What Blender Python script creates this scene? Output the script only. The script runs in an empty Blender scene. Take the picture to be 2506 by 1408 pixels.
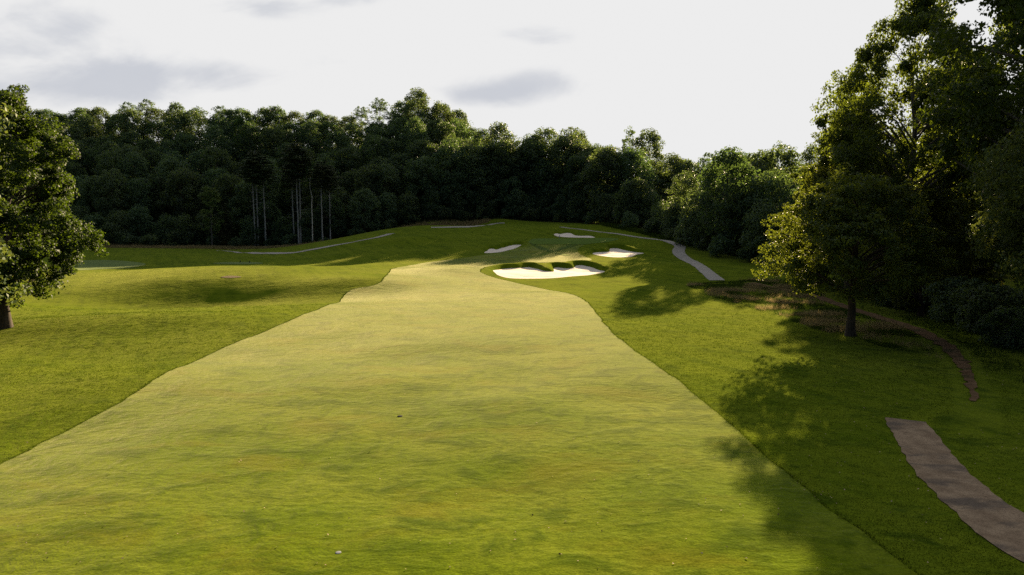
import bpy, math, random
import numpy as np
from mathutils import Vector, Matrix
from mathutils.geometry import delaunay_2d_cdt

R = math.radians
SC = bpy.context.scene
COL = SC.collection
random.seed(7)
RNG = np.random.default_rng(11)

# ------------------------------------------------------------------ camera
CAM_H, FPX, PITCH = 10.0, 1670.67, R(5.9)
cam_d = bpy.data.cameras.new('camera')
cam = bpy.data.objects.new('camera', cam_d)
COL.objects.link(cam)
cam.location = (0, 0, CAM_H)
cam.rotation_euler = (R(90) - PITCH, 0, 0)
cam_d.lens = 24.0
cam_d.sensor_width = 36.0
cam_d.clip_end = 6000
SC.camera = cam

# ------------------------------------------------------------------ light
SUN_AZ, SUN_EL = R(23.5), R(16.0)        # azimuth measured from +Y towards +X
sd = bpy.data.lights.new('sun', 'SUN')
sd.energy = 5.0
sd.angle = R(0.6)
sd.color = (1.0, 0.77, 0.46)
sun = bpy.data.objects.new('sun', sd)
COL.objects.link(sun)
sdir = Vector((math.sin(SUN_AZ) * math.cos(SUN_EL), math.cos(SUN_AZ) * math.cos(SUN_EL), math.sin(SUN_EL)))
sun.rotation_euler = sdir.to_track_quat('Z', 'Y').to_euler()
sun.location = (60, 140, 80)

SC.view_settings.view_transform = 'Standard'
SC.view_settings.look = 'None'
SC.view_settings.exposure = 2.2
SC.view_settings.gamma = 1.0
SC.cycles.max_bounces = 6
SC.cycles.diffuse_bounces = 3
SC.cycles.transmission_bounces = 4
SC.cycles.volume_bounces = 0
SC.cycles.use_denoising = False
SC.cycles.sample_clamp_indirect = 3.0


class NT:
    """tiny node-tree helper"""
    def __init__(s, tree):
        s.t = tree
        s.t.nodes.clear()

    def n(s, typ, **kw):
        nd = s.t.nodes.new(typ)
        for k, v in kw.items():
            if k.startswith('i_'):
                nd.inputs[k[2:].replace('_', ' ')].default_value = v
            else:
                setattr(nd, k, v)
        return nd

    def set(s, sock, v):
        if isinstance(v, bpy.types.NodeSocket):
            s.t.links.new(v, sock)
        else:
            sock.default_value = v

    def math(s, op, a, b=0.0, c=None, clamp=False):
        nd = s.n('ShaderNodeMath', operation=op, use_clamp=clamp)
        s.set(nd.inputs[0], a)
        s.set(nd.inputs[1], b)
        if c is not None:
            s.set(nd.inputs[2], c)
        return nd.outputs[0]

    def mix(s, f, a, b, mode='MIX'):
        nd = s.n('ShaderNodeMix', data_type='RGBA', blend_type=mode)
        s.set(nd.inputs[0], f)
        s.set(nd.inputs[6], a if isinstance(a, bpy.types.NodeSocket) else (*a, 1.0))
        s.set(nd.inputs[7], b if isinstance(b, bpy.types.NodeSocket) else (*b, 1.0))
        return nd.outputs[2]

    def ramp(s, v, lo, hi, a=0.0, b=1.0):
        nd = s.n('ShaderNodeMapRange', interpolation_type='SMOOTHSTEP')
        s.set(nd.inputs[0], v)
        for i, q in enumerate((lo, hi, a, b)):
            nd.inputs[i + 1].default_value = q
        return nd.outputs[0]

    def noise(s, vec, scale, detail=3.0, rough=0.55, dist=0.0):
        nd = s.n('ShaderNodeTexNoise')
        s.set(nd.inputs['Vector'], vec)
        nd.inputs['Scale'].default_value = scale
        nd.inputs['Detail'].default_value = detail
        nd.inputs['Roughness'].default_value = rough
        nd.inputs['Distortion'].default_value = dist
        return nd.outputs['Fac']

    def scaled(s, vec, sc, rot=(0, 0, 0)):
        nd = s.n('ShaderNodeMapping')
        s.set(nd.inputs[0], vec)
        nd.inputs['Scale'].default_value = sc
        nd.inputs['Rotation'].default_value = rot
        return nd.outputs[0]


# ------------------------------------------------------------------ sky
world = bpy.data.worlds.new('World')
SC.world = world
world.use_nodes = True
w = NT(world.node_tree)
tc = w.n('ShaderNodeTexCoord').outputs['Generated']
sky = w.n('ShaderNodeTexSky', sky_type='NISHITA', sun_disc=False)
sky.sun_elevation = SUN_EL
sky.sun_rotation = SUN_AZ
sky.air_density = 1.0
sky.dust_density = 2.0
sep = w.n('ShaderNodeSeparateXYZ')
w.t.links.new(tc, sep.inputs[0])
X, Y, Z = sep.outputs
ysafe = w.math('MAXIMUM', Y, 0.15)
az = w.math('DIVIDE', X, ysafe)
el = w.math('DIVIDE', Z, ysafe)
cn = w.n('ShaderNodeCombineXYZ')
w.t.links.new(az, cn.inputs[0])
w.t.links.new(w.math('MULTIPLY', el, 2.2), cn.inputs[1])
nz = w.noise(cn.outputs[0], 4.5, 6.0, 0.55, 0.6)
nz2 = w.noise(cn.outputs[0], 11.0, 5.0, 0.55, 0.3)
nzz = w.math('ADD', w.math('MULTIPLY', nz, 0.7), w.math('MULTIPLY', nz2, 0.3))


def blob(u, v, du, dv, amp):
    """one grey cloud bank at a direction given as slopes from straight ahead"""
    a0, e0 = (u - 1253) / FPX, (531 - v) / FPX
    p = w.math('POWER', w.math('DIVIDE', w.math('SUBTRACT', az, a0), du / FPX), 2.0)
    q = w.math('POWER', w.math('DIVIDE', w.math('SUBTRACT', el, e0), dv / FPX), 2.0)
    return w.math('MULTIPLY', w.math('EXPONENT', w.math('MULTIPLY', w.math('ADD', p, q), -1.0)), amp)


acc = None
for b in ((210, 90, 110, 70, .55), (30, 90, 120, 90, .25), (430, 190, 230, 42, .9), (150, 225, 250, 40, .6), (690, 40, 130, 24, .6), (860, 22, 90, 15, .4),
          (1215, 238, 130, 27, .95), (1330, 205, 110, 32, .7), (1320, 108, 110, 32, .42), (800, 160, 70, 18, .3), (-500, 150, 500, 160, .8)):
    m = blob(*b)
    acc = m if acc is None else w.math('ADD', acc, m)
fwd = w.ramp(Y, 0.1, 0.3)
gm = w.ramp(w.math('ADD', acc, w.math('MULTIPLY', w.math('SUBTRACT', nzz, 0.5), 3.0)), 0.10, 1.0)
gm = w.math('MULTIPLY', gm, fwd)
gm = w.math('MULTIPLY', gm, w.ramp(acc, 0.03, 0.3))
# brightness of the cloud sheet: bright towards the sun, dimmer behind the camera
dt = w.n('ShaderNodeVectorMath', operation='DOT_PRODUCT')
w.t.links.new(tc, dt.inputs[0])
dt.inputs[1].default_value = sdir
side = w.ramp(dt.outputs['Value'], -0.3, 0.48)
CLW = 0.845 / (2 ** 2.2) / 0.1            # bright sheet, before the 0.1 strength
sheet = w.mix(side, (CLW * .20, CLW * .27, CLW * .36), (CLW * 1.0, CLW * 1.0, CLW * 1.0))
greyc = w.mix(nz, (CLW * .66, CLW * .69, CLW * .76), (CLW * .74, CLW * .76, CLW * .81))
sheet = w.mix(gm, sheet, greyc)
cover = 1.0
wc = w.mix(cover, sky.outputs[0], sheet)
bg = w.n('ShaderNodeBackground')
w.t.links.new(wc, bg.inputs[0])
bg.inputs[1].default_value = 0.1
wo = w.n('ShaderNodeOutputWorld')
w.t.links.new(bg.outputs[0], wo.inputs[0])


# ------------------------------------------------------------------ numpy terrain
def ss(t):
    t = np.clip(t, 0, 1)
    return t * t * (3 - 2 * t)


def gau(x, y, cx, cy, sx, sy, rot=0.0):
    c, s_ = math.cos(rot), math.sin(rot)
    dx, dy = x - cx, y - cy
    a, b = dx * c + dy * s_, -dx * s_ + dy * c
    return np.exp(-(a / sx) ** 2 - (b / sy) ** 2)


def hash2(i, j, s=0):
    n = (i * 374761393 + j * 668265263 + s * 1274126177) & 0x7fffffff
    n = ((n ^ (n >> 13)) * 1274126177) & 0x7fffffff
    return ((n ^ (n >> 16)) & 0xffff) / 65535.0


def vnoise(x, y, s=0):
    xi, yi = np.floor(x).astype(np.int64), np.floor(y).astype(np.int64)
    fx, fy = ss(x - xi), ss(y - yi)
    a, b = hash2(xi, yi, s), hash2(xi + 1, yi, s)
    c, d = hash2(xi, yi + 1, s), hash2(xi + 1, yi + 1, s)
    return (a * (1 - fx) + b * fx) * (1 - fy) + (c * (1 - fx) + d * fx) * fy - 0.5


def h0(x, y):
    x = np.asarray(x, float)
    y = np.asarray(y, float)
    lat = ss((x + 80) / 56) * (1 - 0.45 * ss((x - 34) / 35))
    h = 8.4 * ss((y - 95) / 150) * lat
    # tee ledges on the left shoulder of the rise
    h = h + 0.55 * gau(x, y, -30, 172, 13, 7) + 0.5 * gau(x, y, -26, 204, 16, 6)
    h = h - 2.2 * ss((y - 210) / 22) * ss((-2 - x) / 16) * ss((x + 75) / 20)
    # wooded hill
    h = h + 42 * ss((y - 222) / 110) * ss((14 - x) / 55) * ss((x + 330) / 100)
    h = h + 16 * ss((y - 242) / 55) * ss((x - 0) / 40)
    h = h + 9 * ss((x - 74) / 60) * ss((y - 120) / 60)
    # mounds in the left rough
    h = h + 1.5 * gau(x, y, -47, 112, 27, 10, -0.12) + 1.3 * gau(x, y, -22, 99, 13, 8, 0.2)
    h = h - 2.0 * gau(x, y, -44, 89, 24, 8) + 0.9 * gau(x, y, -38, 64, 18, 6, 0.2) - .5 * gau(x, y, -30, 50, 14, 6, -.1)
    h = h + 0.8 * gau(x, y, -11, 114, 8, 6) - 0.35 * gau(x, y, 2, 98, 12, 6)
    h = h - 0.6 * gau(x, y, -60, 148, 40, 14)
    # right side
    h = h + 0.5 * gau(x, y, 20, 92, 9, 7) - 0.8 * ss((x - 30) / 25) * ss((110 - y) / 30)
    h = h + 0.6 * gau(x, y, 26, 128, 9, 9)
    h = h - 3.2 * ss((x - 56) / 9) * ss((100 - y) / 20) + 3.6 * ss((x - 78) / 14) * ss((100 - y) / 20)
    # low undulation
    h = h + 0.55 * vnoise(x / 22, y / 15, 1) + 0.22 * vnoise(x / 7.5, y / 6, 2) + 0.07 * vnoise(x / 2.6, y / 2.3, 3)
    return h


def ray(u, v):
    """direction of a photo pixel in the scene"""
    a, b = (u - 1253) / FPX, (704 - v) / FPX
    cp, sp = math.cos(PITCH), math.sin(PITCH)
    return np.array((a, cp + b * sp, -sp + b * cp))


TT = np.concatenate([np.arange(5, 140, 0.1), np.arange(140, 420, 0.25)])


def at(u, v):
    """where the line of sight first meets the ground: used to measure places from the photograph"""
    d = ray(u, v)
    x, y, z = TT * d[0], TT * d[1], CAM_H + TT * d[2]
    below = np.nonzero(z < h0(x, y))[0]
    k = below[0] if len(below) else len(TT) - 1
    return float(x[k]), float(y[k])


def to_px(x, y, z):
    cp, sp = math.cos(PITCH), math.sin(PITCH)
    zz = z - CAM_H
    dep = y * cp - zz * sp
    up = y * sp + zz * cp
    return 1253 + FPX * x / dep, 704 - FPX * up / dep, dep


def smooth_loop(pts, per=4, closed=True):
    P = np.array(pts, float)
    n = len(P)
    out = []
    rng_ = range(n) if closed else range(n - 1)
    for i in rng_:
        if closed:
            a, b, c, d = P[(i - 1) % n], P[i], P[(i + 1) % n], P[(i + 2) % n]
        else:
            a, b, c, d = P[max(i - 1, 0)], P[i], P[i + 1], P[min(i + 2, n - 1)]
        for k in range(per):
            t = k / per
            out.append(0.5 * ((2 * b) + (-a + c) * t + (2 * a - 5 * b + 4 * c - d) * t * t + (-a + 3 * b - 3 * c + d) * t ** 3))
    if not closed:
        out.append(P[-1])
    return np.array(out)


def inside_dist(x, y, poly):
    """signed distance: positive inside the loop"""
    x = np.asarray(x, float)
    y = np.asarray(y, float)
    dmin = np.full(x.shape, 1e9)
    ins = np.zeros(x.shape, bool)
    n = len(poly)
    for i in range(n):
        ax, ay = poly[i]
        bx, by = poly[(i + 1) % n]
        ex, ey = bx - ax, by - ay
        L = ex * ex + ey * ey + 1e-12
        t = np.clip(((x - ax) * ex + (y - ay) * ey) / L, 0, 1)
        dmin = np.minimum(dmin, (x - ax - t * ex) ** 2 + (y - ay - t * ey) ** 2)
        cond = ((ay > y) != (by > y))
        with np.errstate(divide='ignore', invalid='ignore'):
            xi = (bx - ax) * (y - ay) / (by - ay + 1e-15) + ax
        ins ^= cond & (x < xi)
    d = np.sqrt(dmin)
    return np.where(ins, d, -d)


def crop6(X, Y):
    return 1150 + X / 5.012, 540 + Y / 5.012


SAND = {
    'main': [(285, 600), (400, 572), (600, 556), (720, 546), (820, 568), (900, 600), (1000, 610), (1030, 602), (1042, 552), (1200, 562), (1280, 550),
             (1300, 530), (1380, 524), (1480, 545), (1580, 585), (1655, 605), (1600, 632), (1480, 655), (1300, 672), (1000, 697), (700, 704), (500, 697), (380, 672), (318, 640)],
    'left': [(175, 388), (210, 368), (240, 344), (285, 340), (330, 352), (400, 325), (520, 292), (622, 286), (612, 308), (500, 350), (380, 380), (300, 391), (210, 393)],
    'right': [(1505, 395), (1560, 378), (1705, 367), (1718, 327), (1800, 322), (1900, 345), (2000, 370), (2135, 390), (2040, 412), (1960, 440), (1800, 446), (1640, 430), (1540, 412)],
    'far': [(1030, 165), (1060, 150), (1110, 158), (1180, 145), (1240, 150), (1280, 175), (1350, 185), (1480, 185), (1530, 207), (1400, 207), (1250, 205), (1150, 200), (1070, 190)],
}
SANDW = {}
for k, pts in SAND.items():
    SANDW[k] = smooth_loop([at(*crop6(*p)) for p in pts], 4)
SAND_DEPTH = {'main': 0.62, 'left': 0.45, 'right': 0.6, 'far': 0.35}
SAND_LIP = {'main': 0.45, 'left': 0.5, 'right': 0.55, 'far': 0.3}


def hh(x, y, under=0.0):
    """full ground height with the bunkers pressed in and their far lips raised"""
    x = np.asarray(x, float)
    y = np.asarray(y, float)
    h = h0(x, y)
    for k, P in SANDW.items():
        x0, y0 = P.min(0) - 6
        x1, y1 = P.max(0) + 6
        m = (x > x0) & (x < x1) & (y > y0) & (y < y1)
        if not np.any(m):
            continue
        xm, ym = x[m], y[m]
        sdv = inside_dist(xm, ym, P)
        dep = SAND_DEPTH[k]
        ny = (ym - P[:, 1].min()) / (np.ptp(P[:, 1]) + 1e-6)
        back = ss((ny - 0.25) / 0.6)
        dd = -dep * ss((sdv + 0.85) / 1.05) * (0.35 + 0.65 * back) - under * ss((sdv + .02) / .45) + SAND_LIP[k] * np.exp(-((sdv + 1.3) / 1.1) ** 2) * back
        dd = dd - 0.22 * dep * ss(sdv / 3.0) + 0.12 * ss((sdv - .3) / 1.5) * vnoise(xm / 2.1, ym / 1.7, 9)
        hm = h[m] + dd
        h = h.copy()
        h[m] = hm
    return h


def hs(x, y):
    return float(hh(np.array([x]), np.array([y]))[0])


# ------------------------------------------------------------------ object helpers
def tag(o, label=None, cat=None, group=None, kind=None):
    if label:
        o['label'] = label
    if cat:
        o['category'] = cat
    if group:
        o['group'] = group
    if kind:
        o['kind'] = kind
    return o


def link(name, me, mat=None, parent=None, smooth=False):
    o = bpy.data.objects.new(name, me)
    COL.objects.link(o)
    if mat:
        me.materials.clear()
        me.materials.append(mat)
    if smooth:
        me.polygons.foreach_set('use_smooth', np.ones(len(me.polygons), bool))
    if parent:
        o.parent = parent
    return o


def np_mesh(name, V, F):
    """V (n,3); F (m,k) with k = 3 or 4"""
    me = bpy.data.meshes.new(name)
    V = np.ascontiguousarray(V, np.float32)
    F = np.ascontiguousarray(F, np.int32)
    k = F.shape[1]
    me.vertices.add(len(V))
    me.vertices.foreach_set('co', V.ravel())
    me.loops.add(F.size)
    me.loops.foreach_set('vertex_index', F.ravel())
    me.polygons.add(len(F))
    me.polygons.foreach_set('loop_start', np.arange(0, F.size, k, dtype=np.int32))
    me.polygons.foreach_set('loop_total', np.full(len(F), k, np.int32))
    me.update(calc_edges=True)
    return me


def empty(name, loc, rz=0.0, scale=(1, 1, 1)):
    o = bpy.data.objects.new(name, None)
    COL.objects.link(o)
    o.empty_display_size = 0.5
    o.location = loc
    o.rotation_euler = (0, 0, rz)
    o.scale = scale
    return o


# ------------------------------------------------------------------ materials
def mat_new(name):
    m = bpy.data.materials.new(name)
    m.use_nodes = True
    return m, NT(m.node_tree)


def out(n, sh):
    o = n.n('ShaderNodeOutputMaterial')
    n.t.links.new(sh, o.inputs[0])


def bump(n, hgt, dist, strength=1.0, normal=None):
    b = n.n('ShaderNodeBump')
    b.inputs['Strength'].default_value = strength
    b.inputs['Distance'].default_value = dist
    n.set(b.inputs['Height'], hgt)
    if normal:
        n.set(b.inputs['Normal'], normal)
    return b.outputs[0]


def grass_mat(name, c_dark, c_mid, c_light, patch=0.5, bump_d=0.03, sheen=0.4, sheen_c=(1, .95, .6), streak=1.0, worn=None, mown=0.0):
    m, n = mat_new(name)
    g = n.n('ShaderNodeNewGeometry').outputs['Position']
    a = n.noise(n.scaled(g, (0.10, 0.16, 0.1)), 1.0, 4.0, .6)
    b = n.noise(n.scaled(g, (0.42, 0.62, 0.5)), 1.0, 5.0, .62, 0.5)
    c = n.noise(n.scaled(g, (2.2, 3.2, 2.0)), 1.0, 4.0, .6)
    d = n.noise(g, 14.0, 3.0, .7)
    f = n.noise(n.scaled(g, (.9, .28, .5), (0, 0, .5)), 1.0, 4.0, .6, .8)
    col = n.mix(n.ramp(a, .35, .66), c_mid, c_light)
    col = n.mix(n.math('MULTIPLY', n.ramp(b, .47, .68), patch * .85), col, c_dark)
    col = n.mix(n.math('MULTIPLY', n.ramp(f, .52, .7), patch * .45 * streak), col, c_dark)
    col = n.mix(n.math('MULTIPLY', n.ramp(c, .42, .72), .6 * patch), col, c_dark)
    if mown:                                   # faint lines left by the mower
        def dot(v):
            q = n.n('ShaderNodeVectorMath', operation='DOT_PRODUCT')
            n.set(q.inputs[0], g)
            q.inputs[1].default_value = v
            return q.outputs['Value']
        cv = n.n('ShaderNodeCombineXYZ')
        n.set(cv.inputs[0], dot((.894 * .85, .447 * .85, 0)))
        n.set(cv.inputs[1], dot((.447 * .045, -.894 * .045, 0)))
        col = n.mix(n.math('MULTIPLY', n.ramp(n.noise(cv.outputs[0], 1.0, 2.0, .5), .42, .62), mown), col, c_light)
    if worn:
        yw = n.noise(n.scaled(g, (.16, .3, .2)), 1.0, 5.0, .6, .4)
        col = n.mix(n.math('MULTIPLY', n.ramp(yw, .5, .68), .55), col, worn)
    hs_ = n.n('ShaderNodeHueSaturation')
    n.set(hs_.inputs['Color'], col)
    n.set(hs_.inputs['Value'], n.ramp(d, .25, .75, .72, 1.28))
    p = n.n('ShaderNodeBsdfPrincipled')
    n.set(p.inputs['Base Color'], hs_.outputs[0])
    p.inputs['Roughness'].default_value = .8
    p.inputs['Specular IOR Level'].default_value = 0.0
    p.inputs['Sheen Weight'].default_value = sheen
    p.inputs['Sheen Roughness'].default_value = .24
    p.inputs['Sheen Tint'].default_value = (*sheen_c, 1)
    hgt = n.math('ADD', n.math('MULTIPLY', d, .22), n.math('ADD', n.math('MULTIPLY', c, .9), n.math('MULTIPLY', b, 2.2)))
    n.set(p.inputs['Normal'], bump(n, hgt, bump_d, 1.0))
    out(n, p.outputs[0])
    return m


M = {}
M['fairway'] = grass_mat('fairway_grass', (.027, .048, .001), (.066, .096, .002), (.098, .120, .008), .90, .035, .33, (1, .95, .62), 1.0, (.092, .090, .004))
M['rough'] = grass_mat('rough_grass_ground', (.015, .034, .003), (.051, .078, .003), (.080, .104, .006), .8, .05, .11, (1, 1.0, .3), 1.0, None, .55)
M['apron'] = grass_mat('green_grass', (.038, .070, .006), (.046, .080, .008), (.054, .088, .01), .3, .01, .2, (.9, 1, .6), .3)
M['collar'] = grass_mat('collar_grass', (.020, .038, .004), (.028, .05, .005), (.034, .058, .006), .3, .03, .3, (.9, 1, .5), .3)
M['tee'] = grass_mat('tee_grass', (.05, .075, .018), (.06, .085, .02), (.07, .095, .024), .3, .01, .2, (.9, 1, .6), .3)
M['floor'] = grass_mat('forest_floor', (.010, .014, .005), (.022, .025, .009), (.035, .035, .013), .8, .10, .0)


def blade_mat(name, c1, c2, trans=.5):
    m, n = mat_new(name)
    g = n.n('ShaderNodeNewGeometry')
    v = n.noise(n.scaled(g.outputs['Position'], (.3, .3, .3)), 1.0, 3.0)
    rnd = g.outputs['Random Per Island']
    col = n.mix(n.math('ADD', n.math('MULTIPLY', v, .6), n.math('MULTIPLY', rnd, .4)), c1, c2)
    d = n.n('ShaderNodeBsdfDiffuse')
    n.set(d.inputs[0], col)
    t = n.n('ShaderNodeBsdfTranslucent')
    n.set(t.inputs[0], col)
    mx = n.n('ShaderNodeMixShader')
    mx.inputs[0].default_value = trans
    n.t.links.new(d.outputs[0], mx.inputs[1])
    n.t.links.new(t.outputs[0], mx.inputs[2])
    out(n, mx.outputs[0])
    return m


M['rough_blades'] = blade_mat('rough_blades', (.028, .048, .003), (.062, .083, .005), .5)
M['tall_blades'] = blade_mat('tall_blades', (.09, .075, .028), (.32, .25, .12), .45)
M['weeds'] = blade_mat('weed_blades', (.018, .038, .006), (.055, .078, .012), .5)


def leaf_mat(name, c1, c2, glow, trans=.45, gloss=.06):
    m, n = mat_new(name)
    g = n.n('ShaderNodeNewGeometry')
    oi = n.n('ShaderNodeObjectInfo').outputs['Random']
    tco = n.n('ShaderNodeTexCoord').outputs['Object']
    v = n.noise(tco, .45, 3.0)
    rnd = g.outputs['Random Per Island']
    f = n.math('ADD', n.math('MULTIPLY', n.ramp(v, .3, .7), .5), n.math('MULTIPLY', rnd, .5))
    col = n.mix(f, c1, c2)
    hsn = n.n('ShaderNodeHueSaturation')
    n.set(hsn.inputs['Color'], col)
    n.set(hsn.inputs['Hue'], n.ramp(oi, 0, 1, .485, .515))
    oi2 = n.math('FRACT', n.math('MULTIPLY', oi, 7.31))
    n.set(hsn.inputs['Value'], n.ramp(oi2, 0, 1, .7, 1.35))
    col = hsn.outputs[0]
    gcol = n.mix(rnd, glow, tuple(q * .6 for q in glow))
    hs2 = n.n('ShaderNodeHueSaturation')
    n.set(hs2.inputs['Color'], gcol)
    n.set(hs2.inputs['Hue'], n.ramp(oi, 0, 1, .485, .51))
    gcol = hs2.outputs[0]
    d = n.n('ShaderNodeBsdfPrincipled')
    n.set(d.inputs['Base Color'], col)
    d.inputs['Roughness'].default_value = .6
    d.inputs['Specular IOR Level'].default_value = .2
    t = n.n('ShaderNodeBsdfTranslucent')
    n.set(t.inputs[0], gcol)
    mx = n.n('ShaderNodeMixShader')
    mx.inputs[0].default_value = trans
    n.t.links.new(d.outputs[0], mx.inputs[1])
    n.t.links.new(t.outputs[0], mx.inputs[2])
    out(n, mx.outputs[0])
    return m


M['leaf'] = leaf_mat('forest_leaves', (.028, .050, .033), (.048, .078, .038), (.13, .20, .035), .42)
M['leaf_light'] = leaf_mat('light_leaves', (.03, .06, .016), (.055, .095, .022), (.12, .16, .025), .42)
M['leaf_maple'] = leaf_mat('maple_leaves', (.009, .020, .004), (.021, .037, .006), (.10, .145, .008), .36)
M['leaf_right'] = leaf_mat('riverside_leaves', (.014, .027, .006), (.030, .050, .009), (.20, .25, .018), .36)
M['leaf_sun_tint'] = leaf_mat('sun_tinted_leaves', (.08, .10, .01), (.14, .15, .015), (.50, .46, .03), .5)  # sunlight put into the leaf colour: brighter and yellower than the other foliage
M['needle'] = leaf_mat('pine_needles', (.028, .046, .022), (.048, .066, .028), (.10, .12, .04), .25)


def bark_mat(name, c1, c2):
    m, n = mat_new(name)
    tco = n.n('ShaderNodeTexCoord').outputs['Object']
    v = n.noise(n.scaled(tco, (6, 6, .9)), 1.0, 5.0, .65)
    v2 = n.noise(tco, .8, 3.0)
    col = n.mix(n.ramp(v, .35, .65), c1, c2)
    col = n.mix(n.math('MULTIPLY', n.ramp(v2, .5, .7), .4), col, c1)
    p = n.n('ShaderNodeBsdfPrincipled')
    n.set(p.inputs['Base Color'], col)
    p.inputs['Roughness'].default_value = .9
    p.inputs['Specular IOR Level'].default_value = .2
    n.set(p.inputs['Normal'], bump(n, v, .04))
    out(n, p.outputs[0])
    return m


M['bark'] = bark_mat('dark_bark', (.020, .015, .011), (.055, .042, .030))
M['bark_grey'] = bark_mat('grey_bark', (.04, .038, .034), (.11, .10, .088))
M['bark_pale'] = bark_mat('pale_bark', (.11, .11, .105), (.28, .275, .26))
M['bark_birch'] = bark_mat('birch_bark', (.10, .09, .08), (.62, .58, .5))


def simple_noise_mat(name, c1, c2, scale=3.0, bd=.02, rough=.9, spec=.2, c3=None):
    m, n = mat_new(name)
    g = n.n('ShaderNodeNewGeometry').outputs['Position']
    a = n.noise(g, scale, 5.0, .6)
    b = n.noise(g, scale * 9, 4.0, .7)
    col = n.mix(n.ramp(a, .3, .7), c1, c2)
    if c3:
        q = n.noise(n.scaled(g, (.35, .8, .5)), 1.0, 4.0, .6)
        col = n.mix(n.math('MULTIPLY', n.ramp(q, .5, .66), .8), col, c3)
    hsn = n.n('ShaderNodeHueSaturation')
    n.set(hsn.inputs['Color'], col)
    n.set(hsn.inputs['Value'], n.ramp(b, .25, .75, .7, 1.3))
    p = n.n('ShaderNodeBsdfPrincipled')
    n.set(p.inputs['Base Color'], hsn.outputs[0])
    p.inputs['Roughness'].default_value = rough
    p.inputs['Specular IOR Level'].default_value = spec
    n.set(p.inputs['Normal'], bump(n, n.math('ADD', a, n.math('MULTIPLY', b, .3)), bd))
    out(n, p.outputs[0])
    return m


M['sand'] = simple_noise_mat('bunker_sand', (.42, .365, .32), (.50, .44, .385), .8, .02, .95, .1)
M['path'] = simple_noise_mat('path_gravel', (.17, .16, .145), (.24, .22, .20), 1.2, .01, .9, .2)
M['path_near'] = simple_noise_mat('path_asphalt', (.13, .090, .058), (.20, .145, .096), 1.6, .012, .9, .1, (.062, .050, .042))
M['dirt'] = simple_noise_mat('track_dirt', (.065, .038, .020), (.12, .075, .042), 1.5, .03, .95, .05, (.035, .032, .014))
M['soil'] = simple_noise_mat('bare_soil', (.10, .07, .03), (.18, .12, .05), 3, .03)
M['shore'] = simple_noise_mat('river_shore', (.14, .11, .09), (.26, .2, .16), 2.0, .05, .6, .5)


# ------------------------------------------------------------------ ground sheet
def lines(spec):
    v = []
    for a, b, st in spec:
        v += list(np.arange(a, b, st))
    v.append(spec[-1][1])
    return np.array(v)


gx = lines([(-1500, -400, 80), (-400, -180, 12), (-180, -60, 2.0), (-60, -14, 1.0), (-14, 36, .28), (36, 62, 1.0), (62, 150, 2.0), (150, 400, 12), (400, 1500, 80)])
gy = lines([(-300, -30, 20), (-30, 100, 1.0), (100, 135, .28), (135, 205, .45), (205, 250, 1.0), (250, 350, 3.0), (350, 450, 10), (450, 2200, 100)])
GX, GY = np.meshgrid(gx, gy)
GZ = hh(GX.ravel(), GY.ravel(), .16)
nx, ny_ = len(gx), len(gy)
idx = np.arange(nx * ny_).reshape(ny_, nx)
F = np.stack([idx[:-1, :-1], idx[:-1, 1:], idx[1:, 1:], idx[1:, :-1]], -1).reshape(-1, 4)
me = np_mesh('ground', np.column_stack([GX.ravel(), GY.ravel(), GZ]), F)
tag(link('ground', me, M['rough'], smooth=True), kind='structure')


def drape(name, poly, mat, lift=.025, step=1.0, kind='structure', label=None):
    P = np.array(poly)
    x0, y0 = P.min(0)
    x1, y1 = P.max(0)
    gxx, gyy = np.meshgrid(np.arange(x0 + step * .37, x1, step), np.arange(y0 + step * .41, y1, step))
    gxx, gyy = gxx.ravel(), gyy.ravel()
    sdv = inside_dist(gxx, gyy, P)
    k = sdv > step * .3
    pts = [Vector((float(a), float(b))) for a, b in P] + [Vector((float(a), float(b))) for a, b in zip(gxx[k], gyy[k])]
    nP = len(P)
    ed = [(i, (i + 1) % nP) for i in range(nP)]
    vs, es, fs, *_ = delaunay_2d_cdt(pts, ed, [], 1, 1e-5)
    vs = np.array([(v.x, v.y) for v in vs])
    fs = np.array([f for f in fs if len(f) == 3])
    z = hh(vs[:, 0], vs[:, 1]) + lift
    V = np.column_stack([vs, z])
    # make every face look up
    a, b, c = V[fs[:, 0]], V[fs[:, 1]], V[fs[:, 2]]
    nzv = np.cross(b - a, c - a)[:, 2]
    fs[nzv < 0] = fs[nzv < 0][:, ::-1]
    o = link(name, np_mesh(name, V, fs), mat, smooth=True)
    return tag(o, label, None, None, kind)


def wobble(P, amp, wl, seed=0):
    P = np.array(P)
    return P + amp * np.column_stack([vnoise(P[:, 0] / wl, P[:, 1] / wl, seed), vnoise(P[:, 0] / wl, P[:, 1] / wl, seed + 5)])


def densify(P, step):
    outp = []
    n = len(P)
    for i in range(n):
        a, b = P[i], P[(i + 1) % n]
        k = max(1, int(np.hypot(*(b - a)) / step))
        for j in range(k):
            outp.append(a + (b - a) * j / k)
    return np.array(outp)


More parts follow.
